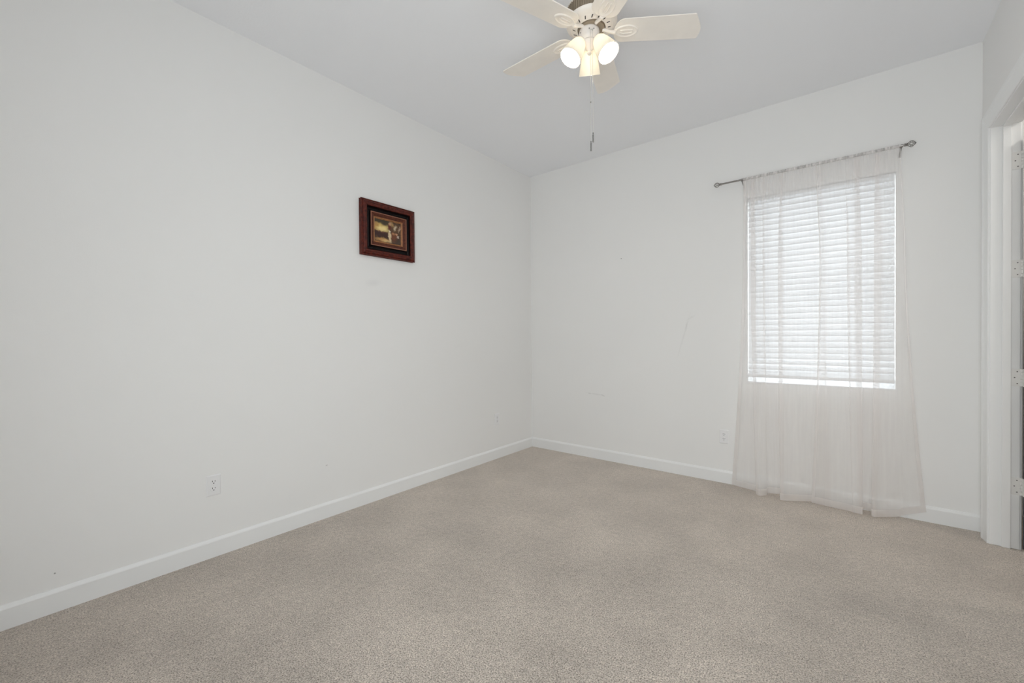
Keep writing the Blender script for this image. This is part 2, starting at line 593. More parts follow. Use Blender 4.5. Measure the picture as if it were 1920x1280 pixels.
# baseboards: profile with a sloped cap
BH, BTK = 0.105, 0.013
def baseboard(name, axis, a, b, wallpos, sign):
    prof = [(0, 0), (BTK, 0), (BTK, BH - 0.017), (BTK * 0.86, BH - 0.012), (0.004, BH - 0.001), (0, BH)]
    bm = bmesh.new()
    if axis == 'y':   # runs along y on plane x=wallpos
        prism(bm, prof, lambda p: (wallpos + sign * p[0], a, p[1]), lambda p: (wallpos + sign * p[0], b, p[1]))
    else:
        prism(bm, prof, lambda p: (a, wallpos + sign * p[0], p[1]), lambda p: (b, wallpos + sign * p[0], p[1]))
    return tag(obj(name, bm, M_trim), kind=S)
baseboard('baseboard_left', 'y', YR, 0.0, 0.0, 1)
baseboard('baseboard_back', 'x', BTK, W, 0.0, -1)
baseboard('baseboard_right', 'y', SY1 + 0.02, DY0 - 0.1, W, -1)
baseboard('baseboard_rear', 'x', BTK, RX0 - 0.02, YR, 1)

# door lining (jamb boards + stops) and casing
jx0, jx1 = W - 0.002, W + WT + 0.002
bm = bmesh.new()
box(bm, jx0, jx1, DY1, DY1 + J, 0, DZ + J)
box(bm, jx0, jx1, DY0 - J, DY0, 0, DZ + J)
box(bm, jx0, jx1, DY0, DY1, DZ, DZ + J)
sx0, sx1, st = W + 0.045, W + 0.08, 0.011
box(bm, sx0, sx1, DY1 - st, DY1, 0, DZ)
box(bm, sx0, sx1, DY0, DY0 + st, 0, DZ)
box(bm, sx0, sx1, DY0 + st, DY1 - st, DZ - st, DZ)
tag(obj('trim_1', bm, M_trim, bevel=0.0025), kind=S)

CW = 0.095
def casing(name, x, sgn):
    """mitred colonial casing swept round the opening; profile (w across face from inner edge, t out of the wall)"""
    prof = [(0.0, 0.0), (0.0, 0.008), (0.004, 0.011), (0.018, 0.012), (0.030, 0.013), (0.050, 0.015), (0.064, 0.017),
            (0.070, 0.020), (0.078, 0.021), (CW - 0.004, 0.021), (CW, 0.018), (CW, 0.0)]
    rv = 0.005
    ya, yb, zt = DY0 - rv, DY1 + rv, DZ + rv
    bm = bmesh.new()
    def ring(fn): return [bm.verts.new(fn(w, t)) for w, t in prof]
    rings = [ring(lambda w, t: (x + sgn * t, yb + w, 0)), ring(lambda w, t: (x + sgn * t, yb + w, zt + w)),
             ring(lambda w, t: (x + sgn * t, ya - w, zt + w)), ring(lambda w, t: (x + sgn * t, ya - w, 0))]
    n = len(prof)
    for a, b in zip(rings, rings[1:]):
        for i in range(n):
            j = (i + 1) % n
            bm.faces.new((a[i], a[j], b[j], b[i]))
    bm.faces.new(rings[0]); bm.faces.new(rings[-1])
    return tag(obj(name, bm, M_trim), kind=S)
casing('trim_2', W, -1)
casing('trim_3', W + WT, 1)

# open charcoal door leaf hinged on the far side of the jamb, with its four painted hinges
door = bpy.data.objects.new('door_1', None)
COL.objects.link(door)
door.location = (W + WT + 0.006, DY1, 0)
tag(door, 'charcoal door standing open beyond the white cased doorway', 'door', kind=S)
DW = DY1 - DY0 - 0.006
bm = bmesh.new()
dx0 = 0.006
box(bm, dx0, dx0 + DW, -0.037, -0.002, 0.012, 2.345)
leaf = obj('door_leaf', bm, M_door, door, bevel=0.002)
for k, z in enumerate((2.225, 1.61, 0.987, 0.364)):
    bm = bmesh.new()
    h2 = 0.05
    # leaf on the jamb, with rounded corners
    pts = []
    for cx_, cz_, a0 in ((-0.034, h2 - 0.012, 90), (-0.034, -h2 + 0.012, 180)):
        for t in range(5):
            a = math.radians(a0 + 22.5 * t)
            pts.append((cx_ + 0.008 * math.cos(a), cz_ + 0.012 * math.sin(a)))
    pts += [(0.0, -h2), (0.0, h2)]
    prism(bm, pts, lambda p: (p[0], -0.0025, z + p[1]), lambda p: (p[0], 0.0, z + p[1]))
    box(bm, 0.003, 0.006, -0.034, -0.003, z - h2, z + h2)
    hg = obj('hinge', bm, M_hinge, door)
    hg['label'] = 'white painted hinge with dark screws'
    for q in range(5):
        za = z - h2 + q * 0.02
        bm = bmesh.new()
        lathe(bm, [(0.0, za + 0.0007), (0.0058, za + 0.0007), (0.0062, za + 0.0015), (0.0062, za + 0.0185), (0.0058, za + 0.0193), (0.0, za + 0.0193)], 12, (0.0, -0.004, 0))
        obj('knuckle', bm, M_hinge, hg, smooth=True)
    for sx, sz in ((-0.017, 0.034), (-0.027, 0.0), (-0.017, -0.034)):
        bm = bmesh.new()
        for r in (1,):
            vs0 = [bm.verts.new((sx + 0.0032 * math.cos(i * math.pi / 5), -0.0031, z + sz + 0.0032 * math.sin(i * math.pi / 5))) for i in range(10)]
            vs1 = [bm.verts.new((sx + 0.0032 * math.cos(i * math.pi / 5), -0.0024, z + sz + 0.0032 * math.sin(i * math.pi / 5))) for i in range(10)]
            bm.faces.new(vs0)
            for i in range(10):
                bm.faces.new((vs0[i], vs0[(i + 1) % 10], vs1[(i + 1) % 10], vs1[i]))
        obj('screw', bm, M_screwd, hg)

# ------------------------------------------------------------------ window units
def make_window(name, label, loc, rotz, wid, hh, sill_in):
    win = bpy.data.objects.new(name, None)
    COL.objects.link(win)
    win.location = loc
    win.rotation_euler = (0, 0, rotz)
    tag(win, label, 'window', kind=S)
    hw = wid / 2
    bm = bmesh.new()
    fwid = 0.026
    box(bm, -hw, -hw + fwid, -0.025, 0.045, 0, hh); box(bm, hw - fwid, hw, -0.025, 0.045, 0, hh)
    box(bm, -hw + fwid, hw - fwid, -0.025, 0.045, 0, fwid + 0.012); box(bm, -hw + fwid, hw - fwid, -0.025, 0.045, hh - fwid, hh)
    obj('window_frame', bm, M_vinyl, win, bevel=0.003)
    for zc0, zc1, yy in ((fwid + 0.012, hh / 2 + 0.011, -0.012), (hh / 2 - 0.011, hh - fwid, 0.016)):
        bm = bmesh.new()
        sw = 0.022
        x0, x1 = -hw + fwid, hw - fwid
        box(bm, x0, x0 + sw, yy, yy + 0.025, zc0, zc1); box(bm, x1 - sw, x1, yy, yy + 0.025, zc0, zc1)
        box(bm, x0 + sw, x1 - sw, yy, yy + 0.025, zc0, zc0 + sw + 0.010); box(bm, x0 + sw, x1 - sw, yy, yy + 0.025, zc1 - sw, zc1)
        sash = obj('sash', bm, M_vinyl, win, bevel=0.002)
        bm = bmesh.new()
        box(bm, x0 + sw, x1 - sw, yy + 0.010, yy + 0.014, zc0 + sw + 0.010, zc1 - sw)
        obj('pane', bm, M_glass, sash)
    if sill_in:
        bm = bmesh.new()
        box(bm, -hw, hw, -sill_in - 0.002, -0.025, 0.0, 0.012)
        obj('window_sill', bm, M_sill, win, bevel=0.003)
    return win
hw = (WX1 - WX0) / 2
make_window('window_1', 'white framed single hung window behind the blind', ((WX0 + WX1) / 2, 0.150, WZ0), 0, WX1 - WX0, WZ1 - WZ0, 0.150)
make_window('added_window_side', 'white framed window added for daylight in the right wall beside the camera', (W + 0.06, (SY0 + SY1) / 2, SZ0), math.radians(-90), SY1 - SY0, SZ1 - SZ0, 0)

make_window('added_window_rear', 'white framed window added for daylight in the rear wall behind the camera', ((RX0 + RX1) / 2, YR - 0.05, RZ0), math.radians(180), RX1 - RX0, RZ1 - RZ0, 0)

# ------------------------------------------------------------------ window blind (inside mount)
blind = empty('window_blind', ((WX0 + WX1) / 2, 0.035, WZ0), 'white slatted horizontal blind, closed, filling the window behind the sheer curtain', 'blind')
bw = hw - 0.004
pitch_s, slat_w, tilt = 0.0444, 0.0545, math.radians(76)
z_rail = 0.070
nsl = 33
bm = bmesh.new()
for i in range(nsl):
    zc = 1.470 - i * pitch_s
    if zc < z_rail + 0.012: break
    tl = tilt - (math.radians(11) if i in (29, 30) else 0) + math.radians(random.uniform(-1.2, 1.2))
    prof = []
    for s in (-1, -0.5, 0, 0.5, 1):
        a = s * slat_w / 2
        crown = 0.0022 * (1 - s * s)
        prof.append((a, crown))
    poly = prof + [(a, c - 0.0026) for a, c in reversed(prof)]
    ca, sa = math.cos(tl), math.sin(tl)
    rot = [(a * ca - c * sa, a * sa + c * ca) for a, c in poly]   # room side edge (negative) hangs low
    prism(bm, rot, lambda p: (-bw, p[0], zc + p[1]), lambda p: (bw, p[0], zc + p[1]))
obj('slats', bm, M_slat, blind, smooth=True)
bm = bmesh.new(); box(bm, -bw, bw, -0.020, 0.020, 1.474, 1.496)
obj('head_rail', bm, M_vinyl, blind, bevel=0.003)
bm = bmesh.new(); box(bm, -bw, bw, -0.025, 0.025, z_rail - 0.022, z_rail + 0.004)
obj('bottom_rail', bm, M_vinyl, blind, bevel=0.006, segs=3)
for cx_ in (-0.30, 0.0, 0.30):
    bm = bmesh.new()
    for yy in (-0.017, 0.017):
        tube(bm, [(cx_, yy, z_rail), (cx_, yy, 1.47)], 0.0009, 6)
    obj('ladder_cord', bm, M_cord, blind)

# ------------------------------------------------------------------ curtain rod
RY, RZ = -0.085, 2.487
rod = empty('curtain_rod', ((1.975 + 3.147) / 2, RY, RZ), 'slim brushed nickel curtain rod with twisted cage finials above the window', 'curtain rod')
rcx = (1.975 + 3.147) / 2
bm = bmesh.new()
tube(bm, [(2.005 - rcx, 0, 0), (3.112 - rcx, 0, 0)], 0.0065, 16)
tube(bm, [(2.15 - rcx, 0, 0), (3.105 - rcx, 0, 0)], 0.0082, 16)
obj('pole', bm, M_rod, rod, smooth=True)
for sgn, xe in ((-1, 2.005 - rcx), (1, 3.112 - rcx)):
    bm = bmesh.new()
    # collar
    prof = [(0.0, 0.0), (0.0095, 0.0), (0.0105, 0.003), (0.0095, 0.006), (0.007, 0.008), (0.0095, 0.012), (0.0105, 0.014), (0.008, 0.017), (0.0, 0.018)]
    rings = []
    n = 20
    for r, t in prof:
        rings.append([bm.verts.new((xe + sgn * t, max(r, 1e-4) * math.cos(2 * math.pi * i / n), max(r, 1e-4) * math.sin(2 * math.pi * i / n))) for i in range(n)])
    for a, b in zip(rings, rings[1:]):
        for i in range(n):
            j = (i + 1) % n
            bm.faces.new((a[i], a[j], b[j], b[i]))
    fin = obj('finial', bm, M_rod, rod, smooth=True)
    bm = bmesh.new()
    L0, L1, RM = 0.015, 0.055, 0.0180
    for w in range(6):
        pts = []
        for k in range(15):
            t = k / 14
            ang = 2 * math.pi * w / 6 + sgn * t * 1.7
            rr = RM * math.sin(math.pi * min(0.985, 0.03 + 0.97 * t)) ** 0.8 + 0.0008
            pts.append((xe + sgn * (L0 + (L1 - L0) * t), rr * math.cos(ang), rr * math.sin(ang)))
        tube(bm, pts, 0.0021, 7)
    ball(bm, (xe + sgn * L1, 0, 0), 0.004)
    obj('cage', bm, M_rod, fin, smooth=True)
for bx_ in (2.157 - rcx, 3.096 - rcx):
    bm = bmesh.new()
    pts = [(bx_, -RY - 0.003, -0.034), (bx_, -RY - 0.012, -0.033), (bx_, 0.030, -0.022), (bx_, 0.006, -0.014)]
    tube(bm, pts, 0.0045, 8)
    # cup under the rod
    for k in range(2):
        xx = bx_ - 0.006 + 0.012 * k
    cup = [(0.0125 * math.cos(a), 0.0125 * math.sin(a)) for a in [math.radians(180 + i * 15) for i in range(13)]]
    cin = [(0.0098 * math.cos(a), 0.0098 * math.sin(a)) for a in [math.radians(360 - i * 15) for i in range(13)]]
    prism(bm, cup + cin, lambda p: (bx_ - 0.008, p[0], p[1]), lambda p: (bx_ + 0.008, p[0], p[1]))
    bk = obj('bracket', bm, M_rod, rod, smooth=True)
    bm = bmesh.new(); box(bm, bx_ - 0.0055, bx_ + 0.0055, -RY - 0.003, -RY, -0.050, -0.014)
    obj('wall_plate', bm, M_rod, bk, bevel=0.0015)

# ------------------------------------------------------------------ sheer curtains (two panels on the rod)
def catmull(P, n):
    out = []
    for i in range(len(P) - 1):
        p0, p1, p2, p3 = P[max(i - 1, 0)], P[i], P[i + 1], P[min(i + 2, len(P) - 1)]
        for k in range(n):
            t = k / n
            out.append(tuple(0.5 * ((2 * b) + (c - a) * t + (2 * a - 5 * b + 4 * c - d) * t * t + (-a + 3 * b - 3 * c + d) * t ** 3)
                             for a, b, c, d in zip(p0, p1, p2, p3)))
    out.append(P[-1])
    return out

def sheer(name, ctrl, zbot, label, seed):
    """ctrl: list of (x_top, x_mid, x_bot, y_mid, y_bot) along the cloth; world metres"""
    rnd = random.Random(seed)
    x0 = ctrl[0][1]
    th = empty(name, (x0, RY, 0.0), label, 'curtain', 'sheer curtain panels')
    pts = catmull(ctrl, 9)
    nrow = 60
    ph = [rnd.uniform(0, 6.28) for _ in range(6)]
    def point(c, s, t):
        # t: 0 at rod, 1 at hem
        xt, xm, xb, ym, yb = c
        if t < 0.30:
            q = t / 0.30; q = q * q * (3 - 2 * q)
            x = xt + (xm - xt) * q
        else:
            q = (t - 0.30) / 0.70
            q = q ** 1.5
            x = xm + (xb - xm) * q
        g = min(1.0, max(0.0, (t - 0.01) / 0.14))
        g = g * g * (3 - 2 * g)
        ytop = RY - 0.010 + 0.0035 * math.sin(s * 210 + ph[0])
        q2 = max(0.0, (t - 0.35) / 0.65) ** 1.6
        y = ym + (yb - ym) * q2
        y = ytop + (y - ytop) * g
        rip = (0.0016 * math.sin(s * 60 + ph[1] + 1.2 * t) + 0.0006 * math.sin(s * 133 + ph[2] - t * 2)) * (0.4 + 0.6 * t) * g
        ztop = RZ + 0.016
        zb = zbot(c) if callable(zbot) else zbot
        z = ztop + (zb - ztop) * t
        return Vector((x - x0, y + rip - RY, z))
    # arc length at mid height
    S_ = [0.0]
    for a, b in zip(pts, pts[1:]):
        S_.append(S_[-1] + math.hypot(b[1] - a[1], b[3] - a[3]))
    def sheet(t0, t1, rows, off, nm, mat, parent, i0=0, i1=None):
        P_, SS = pts[i0:i1], S_[i0:i1]
        bm = bmesh.new()
        uvl = bm.loops.layers.uv.new('UVMap')
        grid = []
        for r in range(rows + 1):
            t = t0 + (t1 - t0) * r / rows
            grid.append([bm.verts.new(point(c, s, t) + Vector((0, off, 0))) for c, s in zip(P_, SS)])
        for r in range(rows):
            for i in range(len(P_) - 1):
                f = bm.faces.new((grid[r][i], grid[r][i + 1], grid[r + 1][i + 1], grid[r + 1][i]))
                for lp, (rr, ii) in zip(f.loops, ((r, i), (r, i + 1), (r + 1, i + 1), (r + 1, i))):
                    lp[uvl].uv = (SS[ii], 2.4 * (t0 + (t1 - t0) * rr / rows))
        return obj(nm, bm, mat, parent, smooth=True, angle=180)
    sheet(0.012, 1.0, nrow, 0, 'panel', M_sheer, th)
    sheet(0.980, 0.9995, 2, -0.0022, 'hem', M_hem, th)
    sheet(0.014, 0.980, 40, -0.0020, 'side_hem', M_hem, th, 0, 7)
    sheet(0.014, 0.980, 40, -0.0020, 'side_hem', M_hem, th, len(pts) - 6, None)
    # rod pocket: gathered sleeve round the rod with a small ruffle on top
    bm = bmesh.new()
    uvl = bm.loops.layers.uv.new('UVMap')
    xs0, xs1 = min(p[0] for p in ctrl), max(p[0] for p in ctrl)
    nseg = 150
    rows = []
    for i in range(nseg + 1):
        x = xs0 + (xs1 - xs0) * i / nseg
        rr = 0.0105 + 0.0008 * math.sin(i * 1.3 + ph[3]) + 0.0009 * math.sin(i * 0.53 + ph[4]) + rnd.uniform(-0.0007, 0.0007)
        ring = []
        for k in range(14):
            a = 2 * math.pi * k / 14
            ring.append(bm.verts.new((x - x0, rr * math.cos(a), RZ + rr * math.sin(a))))
        rows.append(ring)
    for i in range(nseg):
        for k in range(14):
            k2 = (k + 1) % 14
            f = bm.faces.new((rows[i][k], rows[i][k2], rows[i + 1][k2], rows[i + 1][k]))
            for lp, (ii, kk) in zip(f.loops, ((i, k), (i, k + 1), (i + 1, k + 1), (i + 1, k))):
                lp[uvl].uv = (ii * 0.02, kk * 0.01)
    obj('rod_pocket', bm, M_head, th, smooth=True, angle=180)
    return th

YM = -0.100
P1 = [(2.166, 2.158, 2.070, YM + 0.030, -0.050),
      (2.200, 2.190, 2.130, YM + 0.004, -0.077),
      (2.245, 2.257, 2.255, YM - 0.006, -0.110),
      (2.236, 2.226, 2.262, YM - 0.022, -0.165),
      (2.222, 2.224, 2.285, YM - 0.020, -0.200),
      (2.265, 2.270, 2.300, YM - 0.008, -0.196),
      (2.310, 2.318, 2.332, YM - 0.006, -0.150),
      (2.303, 2.303, 2.334, YM - 0.014, -0.100),
      (2.340, 2.345, 2.380, YM - 0.004, -0.080),
      (2.395, 2.420, 2.420, YM + 0.004, -0.078),
      (2.432, 2.438, 2.436, YM - 0.004, -0.120),
      (2.418, 2.404, 2.424, YM - 0.026, -0.190),
      (2.440, 2.440, 2.440, YM - 0.016, -0.200),
      (2.500, 2.520, 2.520, YM - 0.006, -0.160),
      (2.570, 2.590, 2.590, YM + 0.004, -0.110),
      (2.640, 2.670, 2.680, YM + 0.010, -0.070),
      (2.665, 2.690, 2.720, YM + 0.016, -0.060)]
P2 = [(2.640, 2.660, 2.612, YM - 0.014, -0.120),
      (2.655, 2.680, 2.650, YM - 0.020, -0.128),
      (2.720, 2.750, 2.750, YM - 0.008, -0.140),
      (2.800, 2.830, 2.840, YM - 0.004, -0.150),
      (2.812, 2.816, 2.850, YM - 0.012, -0.158),
      (2.850, 2.862, 2.880, YM - 0.010, -0.165),
      (2.880, 2.897, 2.900, YM - 0.020, -0.155),
      (2.872, 2.870, 2.885, YM + 0.000, -0.080),
      (2.858, 2.858, 2.884, YM + 0.014, -0.055),
      (2.920, 2.930, 2.930, YM + 0.006, -0.040),
      (2.985, 3.000, 2.970, YM - 0.002, -0.090),
      (2.966, 2.962, 2.946, YM - 0.020, -0.140),
      (2.966, 2.966, 2.958, YM - 0.020, -0.168),
      (3.000, 3.010, 3.010, YM - 0.012, -0.130),
      (3.050, 3.070, 3.100, YM - 0.002, -0.060),
      (3.085, 3.105, 3.175, YM + 0.006, -0.034),
      (3.094, 3.118, 3.225, YM + 0.012, -0.026)]
sheer('sheer_curtain', P1, 0.014, 'left white sheer curtain panel, hanging beside the wall outlet', 3)
sheer('sheer_curtain', P2, lambda c: 0.014 + 0.055 * max(0, (c[2] - 3.08) / 0.15), 'right white sheer curtain panel, flaring out at the hem towards the doorway', 5)

# ------------------------------------------------------------------ wall outlets
def make_outlet(loc, rotz, label):
    """duplex outlet; local: faces -y, width along x"""
    t = empty('wall_outlet', loc, label, 'outlet', 'duplex wall outlets', rotz)
    bm = bmesh.new()
    w, h, d = 0.036, 0.0585, 0.0055
    r1 = [(-w, -h), (w, -h), (w, h), (-w, h)]
    b = 0.005
    a = [bm.verts.new((x, 0, z)) for x, z in r1]
    c = [bm.verts.new((x, -d * 0.45, z)) for x, z in r1]
    e = [bm.verts.new((x * (1 - b / w), -d, z * (1 - b / h))) for x, z in r1]
    for p, q in ((a, c), (c, e)):
        for i in range(4):
            j = (i + 1) % 4
            bm.faces.new((p[i], p[j], q[j], q[i]))
    bm.faces.new(a); bm.faces.new(e)
    obj('cover_plate', bm, M_plastic, t, bevel=0.0006)
    for zc in (0.0195, -0.0195):
        bm = bmesh.new()
        pts = []
        for i in range(32):
            an = 2 * math.pi * i / 32
            pts.append((0.0172 * math.cos(an), max(-0.0138, min(0.0138, 0.0172 * math.sin(an)))))
        prism(bm, pts, lambda p: (p[0], -d + 0.0005, zc + p[1]), lambda p: (p[0] * 0.97, -d - 0.0016, zc + p[1] * 0.97))
        rc = obj('receptacle', bm, M_plastic, t, bevel=0.0004)
        bm = bmesh.new()
        yf = -d - 0.0017
        for sx, hh_ in ((-0.0064, 0.0042), (0.0064, 0.0034)):
            box(bm, sx - 0.0013, sx + 0.0013, yf - 0.0002, yf + 0.0006, zc + 0.0045 - hh_, zc + 0.0045 + hh_)
        gp = [(0.0028 * math.cos(a_), -0.0068 + 0.0028 * math.sin(a_)) for a_ in [math.pi * i / 8 + math.pi for i in range(9)]]
        gp += [(0.0028, -0.0045), (-0.0028, -0.0045)]
        prism(bm, gp, lambda p: (p[0], yf + 0.0006, zc + p[1]), lambda p: (p[0], yf - 0.0002, zc + p[1]))
        obj('slots', bm, M_slot, rc)
    bm = bmesh.new()
    pr = [(0.0028 * math.cos(2 * math.pi * i / 14), 0.0028 * math.sin(2 * math.pi * i / 14)) for i in range(14)]
    prism(bm, pr, lambda p: (p[0], -d + 0.0003, p[1]), lambda p: (p[0] * 0.8, -d - 0.0012, p[1] * 0.8))
    obj('screw', bm, M_hinge, t)
    return t
make_outlet((0.0, -3.087, 0.407), math.radians(90), 'white duplex outlet on the left wall, nearest to the camera')
make_outlet((0.0, -0.612, 0.400), math.radians(90), 'white duplex outlet on the left wall close to the room corner')
make_outlet((2.003, 0.0, 0.389), 0.0, 'white duplex outlet on the back wall just left of the sheer curtain')

# small nail in the back wall
bm = bmesh.new()
tube(bm, [(0, 0.004, 0), (0, -0.007, 0.001)], 0.0018, 8)
tube(bm, [(0, -0.007, 0.001), (0, -0.009, 0.001)], 0.0034, 10)
nail = obj('nail', bm, M_screwd, loc=(1.092, 0.0, 1.997))
tag(nail, 'tiny dark nail left in the bare back wall', 'nail')

# ------------------------------------------------------------------ framed picture on the left wall
PY0, PY1, PZ0, PZ1 = -2.153, -1.665, 1.860, 2.278
pcy, pcz = (PY0 + PY1) / 2, (PZ0 + PZ1) / 2
pic = empty('framed_picture', (0.0, pcy, pcz), 'small framed oil painting in a deep mahogany and black frame on the left wall', 'picture')
pw, ph_ = (PY1 - PY0) / 2, (PZ1 - PZ0) / 2
def frame_part(name, prof, mat):
    """prof: list of (inset from outer edge, height off the wall), swept round the rectangle"""
    bm = bmesh.new()
    rings = []
    for sy, sz in ((-1, -1), (1, -1), (1, 1), (-1, 1)):
        rings.append([bm.verts.new((d, sy * (pw - s), sz * (ph_ - s))) for s, d in prof])
    n = len(prof)
    for k in range(4):
        a, b = rings[k], rings[(k + 1) % 4]
        for i in range(n):
            j = (i + 1) % n
            bm.faces.new((a[i], a[j], b[j], b[i]))
    return obj(name, bm, mat, pic)
frame_part('outer_moulding', [(0.0, 0.001), (0.006, 0.010), (0.002, 0.014), (0.0, 0.026), (0.003, 0.032), (0.008, 0.034), (0.011, 0.031), (0.014, 0.037),
                              (0.024, 0.042), (0.029, 0.039), (0.032, 0.041), (0.041, 0.039), (0.046, 0.034), (0.047, 0.026), (0.047, 0.001)], M_f_out)
frame_part('black_cove', [(0.047, 0.001), (0.047, 0.026), (0.050, 0.012), (0.056, 0.006), (0.066, 0.005), (0.075, 0.009), (0.080, 0.018), (0.082, 0.026), (0.082, 0.001)], M_f_cove)
frame_part('bead', [(0.0815, 0.001), (0.0815, 0.028), (0.0830, 0.031), (0.0860, 0.031), (0.0875, 0.028), (0.0875, 0.001)], M_f_bead)
frame_part('inner_moulding', [(0.0875, 0.001), (0.0875, 0.027), (0.096, 0.026), (0.104, 0.022), (0.112, 0.017), (0.112, 0.001)], M_f_in)
frame_part('gilt_liner', [(0.112, 0.001), (0.112, 0.018), (0.1155, 0.0195), (0.121, 0.0145), (0.1245, 0.010), (0.1245, 0.001)], M_f_gilt)

def painting_material():
    m, nt, out = new_mat('oil_painting')
    b = N(nt, 'ShaderNodeBsdfPrincipled')
    b.inputs['Roughness'].default_value = 0.35
    nt.links.new(b.outputs[0], out.inputs[0])
    tc = N(nt, 'ShaderNodeTexCoord')
    sep = N(nt, 'ShaderNodeSeparateXYZ')
    nt.links.new(tc.outputs['Object'], sep.inputs[0])
    cmb = N(nt, 'ShaderNodeCombineXYZ')
    # normalised: u 0..1 left to right (along +y), v 0..1 bottom to top
    for i, (src, half) in enumerate(((1, pw - 0.12), (2, ph_ - 0.12))):
        mr = N(nt, 'ShaderNodeMapRange', _clamp=False)
        mr.inputs['From Min'].default_value = -half
        mr.inputs['From Max'].default_value = half
        nt.links.new(sep.outputs[src], mr.inputs[0])
        nt.links.new(mr.outputs[0], cmb.inputs[i])
    nz = N(nt, 'ShaderNodeTexNoise')
    nz.inputs['Scale'].default_value = 9
    nz.inputs['Detail'].default_value = 4
    nt.links.new(cmb.outputs[0], nz.inputs['Vector'])
    sb = N(nt, 'ShaderNodeVectorMath', _operation='SUBTRACT')
    sb.inputs[1].default_value = (0.5, 0.5, 0.5)
    nt.links.new(nz.outputs['Color'], sb.inputs[0])
    sc = N(nt, 'ShaderNodeVectorMath', _operation='SCALE')
    sc.inputs['Scale'].default_value = 0.16
    nt.links.new(sb.outputs[0], sc.inputs[0])
    ad = N(nt, 'ShaderNodeVectorMath', _operation='ADD')
    nt.links.new(cmb.outputs[0], ad.inputs[0])
    nt.links.new(sc.outputs[0], ad.inputs[1])
    fl = N(nt, 'ShaderNodeVectorMath', _operation='MULTIPLY')
    fl.inputs[1].default_value = (1, 1, 0)
    nt.links.new(ad.outputs[0], fl.inputs[0])
    rp = N(nt, 'ShaderNodeValToRGB')
    rp.color_ramp.elements[0].position = 0.35
    rp.color_ramp.elements[1].position = 0.70
    rp.color_ramp.elements[0].color = (0.025, 0.012, 0.008, 1)
    rp.color_ramp.elements[1].color = (0.14, 0.07, 0.03, 1)
    n2 = N(nt, 'ShaderNodeTexNoise')
    n2.inputs['Scale'].default_value = 14
    n2.inputs['Detail'].default_value = 5
    nt.links.new(cmb.outputs[0], n2.inputs['Vector'])
    nt.links.new(n2.outputs['Fac'], rp.inputs[0])
    blobs = [
        (0.25, 0.66, 0.27, 0.20, 0, (0.62, 0.42, 0.13), 0.35, 0.95),     # glowing sky
        (0.30, 0.60, 0.20, 0.10, 0, (0.85, 0.68, 0.30), 0.5, 0.9),
        (0.08, 0.70, 0.07, 0.12, 0, (0.42, 0.22, 0.06), 0.5, 0.8),
        (0.22, 0.93, 0.36, 0.12, -6, (0.045, 0.035, 0.02), 0.4, 0.95),   # dark foliage
        (0.40, 0.83, 0.10, 0.10, 0, (0.05, 0.035, 0.02), 0.5, 0.9),
        (0.22, 0.36, 0.32, 0.11, -5, (0.045, 0.014, 0.012), 0.3, 0.95),  # dark bench
        (0.24, 0.46, 0.28, 0.02, -4, (0.13, 0.035, 0.03), 0.5, 0.8),
        (0.30, 0.12, 0.24, 0.07, 0, (0.50, 0.27, 0.09), 0.5, 0.9),       # warm ground
        (0.45, 0.09, 0.14, 0.05, 0, (0.66, 0.45, 0.20), 0.5, 0.8),
        (0.74, 0.72, 0.20, 0.20, 0, (0.13, 0.06, 0.025), 0.5, 0.8),
        (0.56, 0.72, 0.065, 0.10, 0, (0.11, 0.012, 0.012), 0.35, 0.95),  # figure in red
        (0.575, 0.86, 0.05, 0.06, 0, (0.55, 0.30, 0.17), 0.4, 0.9),
        (0.66, 0.86, 0.05, 0.10, 20, (0.42, 0.26, 0.10), 0.5, 0.8),
        (0.77, 0.73, 0.055, 0.12, -20, (0.62, 0.50, 0.33), 0.4, 0.9),    # pale garment
        (0.93, 0.74, 0.03, 0.13, -12, (0.60, 0.42, 0.30), 0.4, 0.8),
        (0.57, 0.30, 0.05, 0.24, 6, (0.70, 0.54, 0.33), 0.35, 0.95),     # pale skirt
        (0.57, 0.53, 0.04, 0.035, 0, (0.80, 0.70, 0.55), 0.4, 0.9),
        (0.73, 0.32, 0.11, 0.20, 8, (0.17, 0.05, 0.02), 0.4, 0.9),       # crouching figures
        (0.70, 0.46, 0.06, 0.06, 0, (0.42, 0.19, 0.08), 0.4, 0.9),
        (0.82, 0.47, 0.035, 0.05, 0, (0.58, 0.30, 0.17), 0.4, 0.9),
        (0.88, 0.36, 0.055, 0.05, -20, (0.62, 0.50, 0.40), 0.4, 0.9),
        (0.90, 0.14, 0.16, 0.12, 0, (0.05, 0.03, 0.02), 0.5, 0.9),
    ]
    cur = blob_layers(nt, fl.outputs[0], rp.outputs[0], blobs)
    nt.links.new(cur, b.inputs['Base Color'])
    return m
bm = bmesh.new()
box(bm, 0.004, 0.0095, -(pw - 0.118), pw - 0.118, -(ph_ - 0.118), ph_ - 0.118)
obj('canvas', bm, painting_material(), pic)

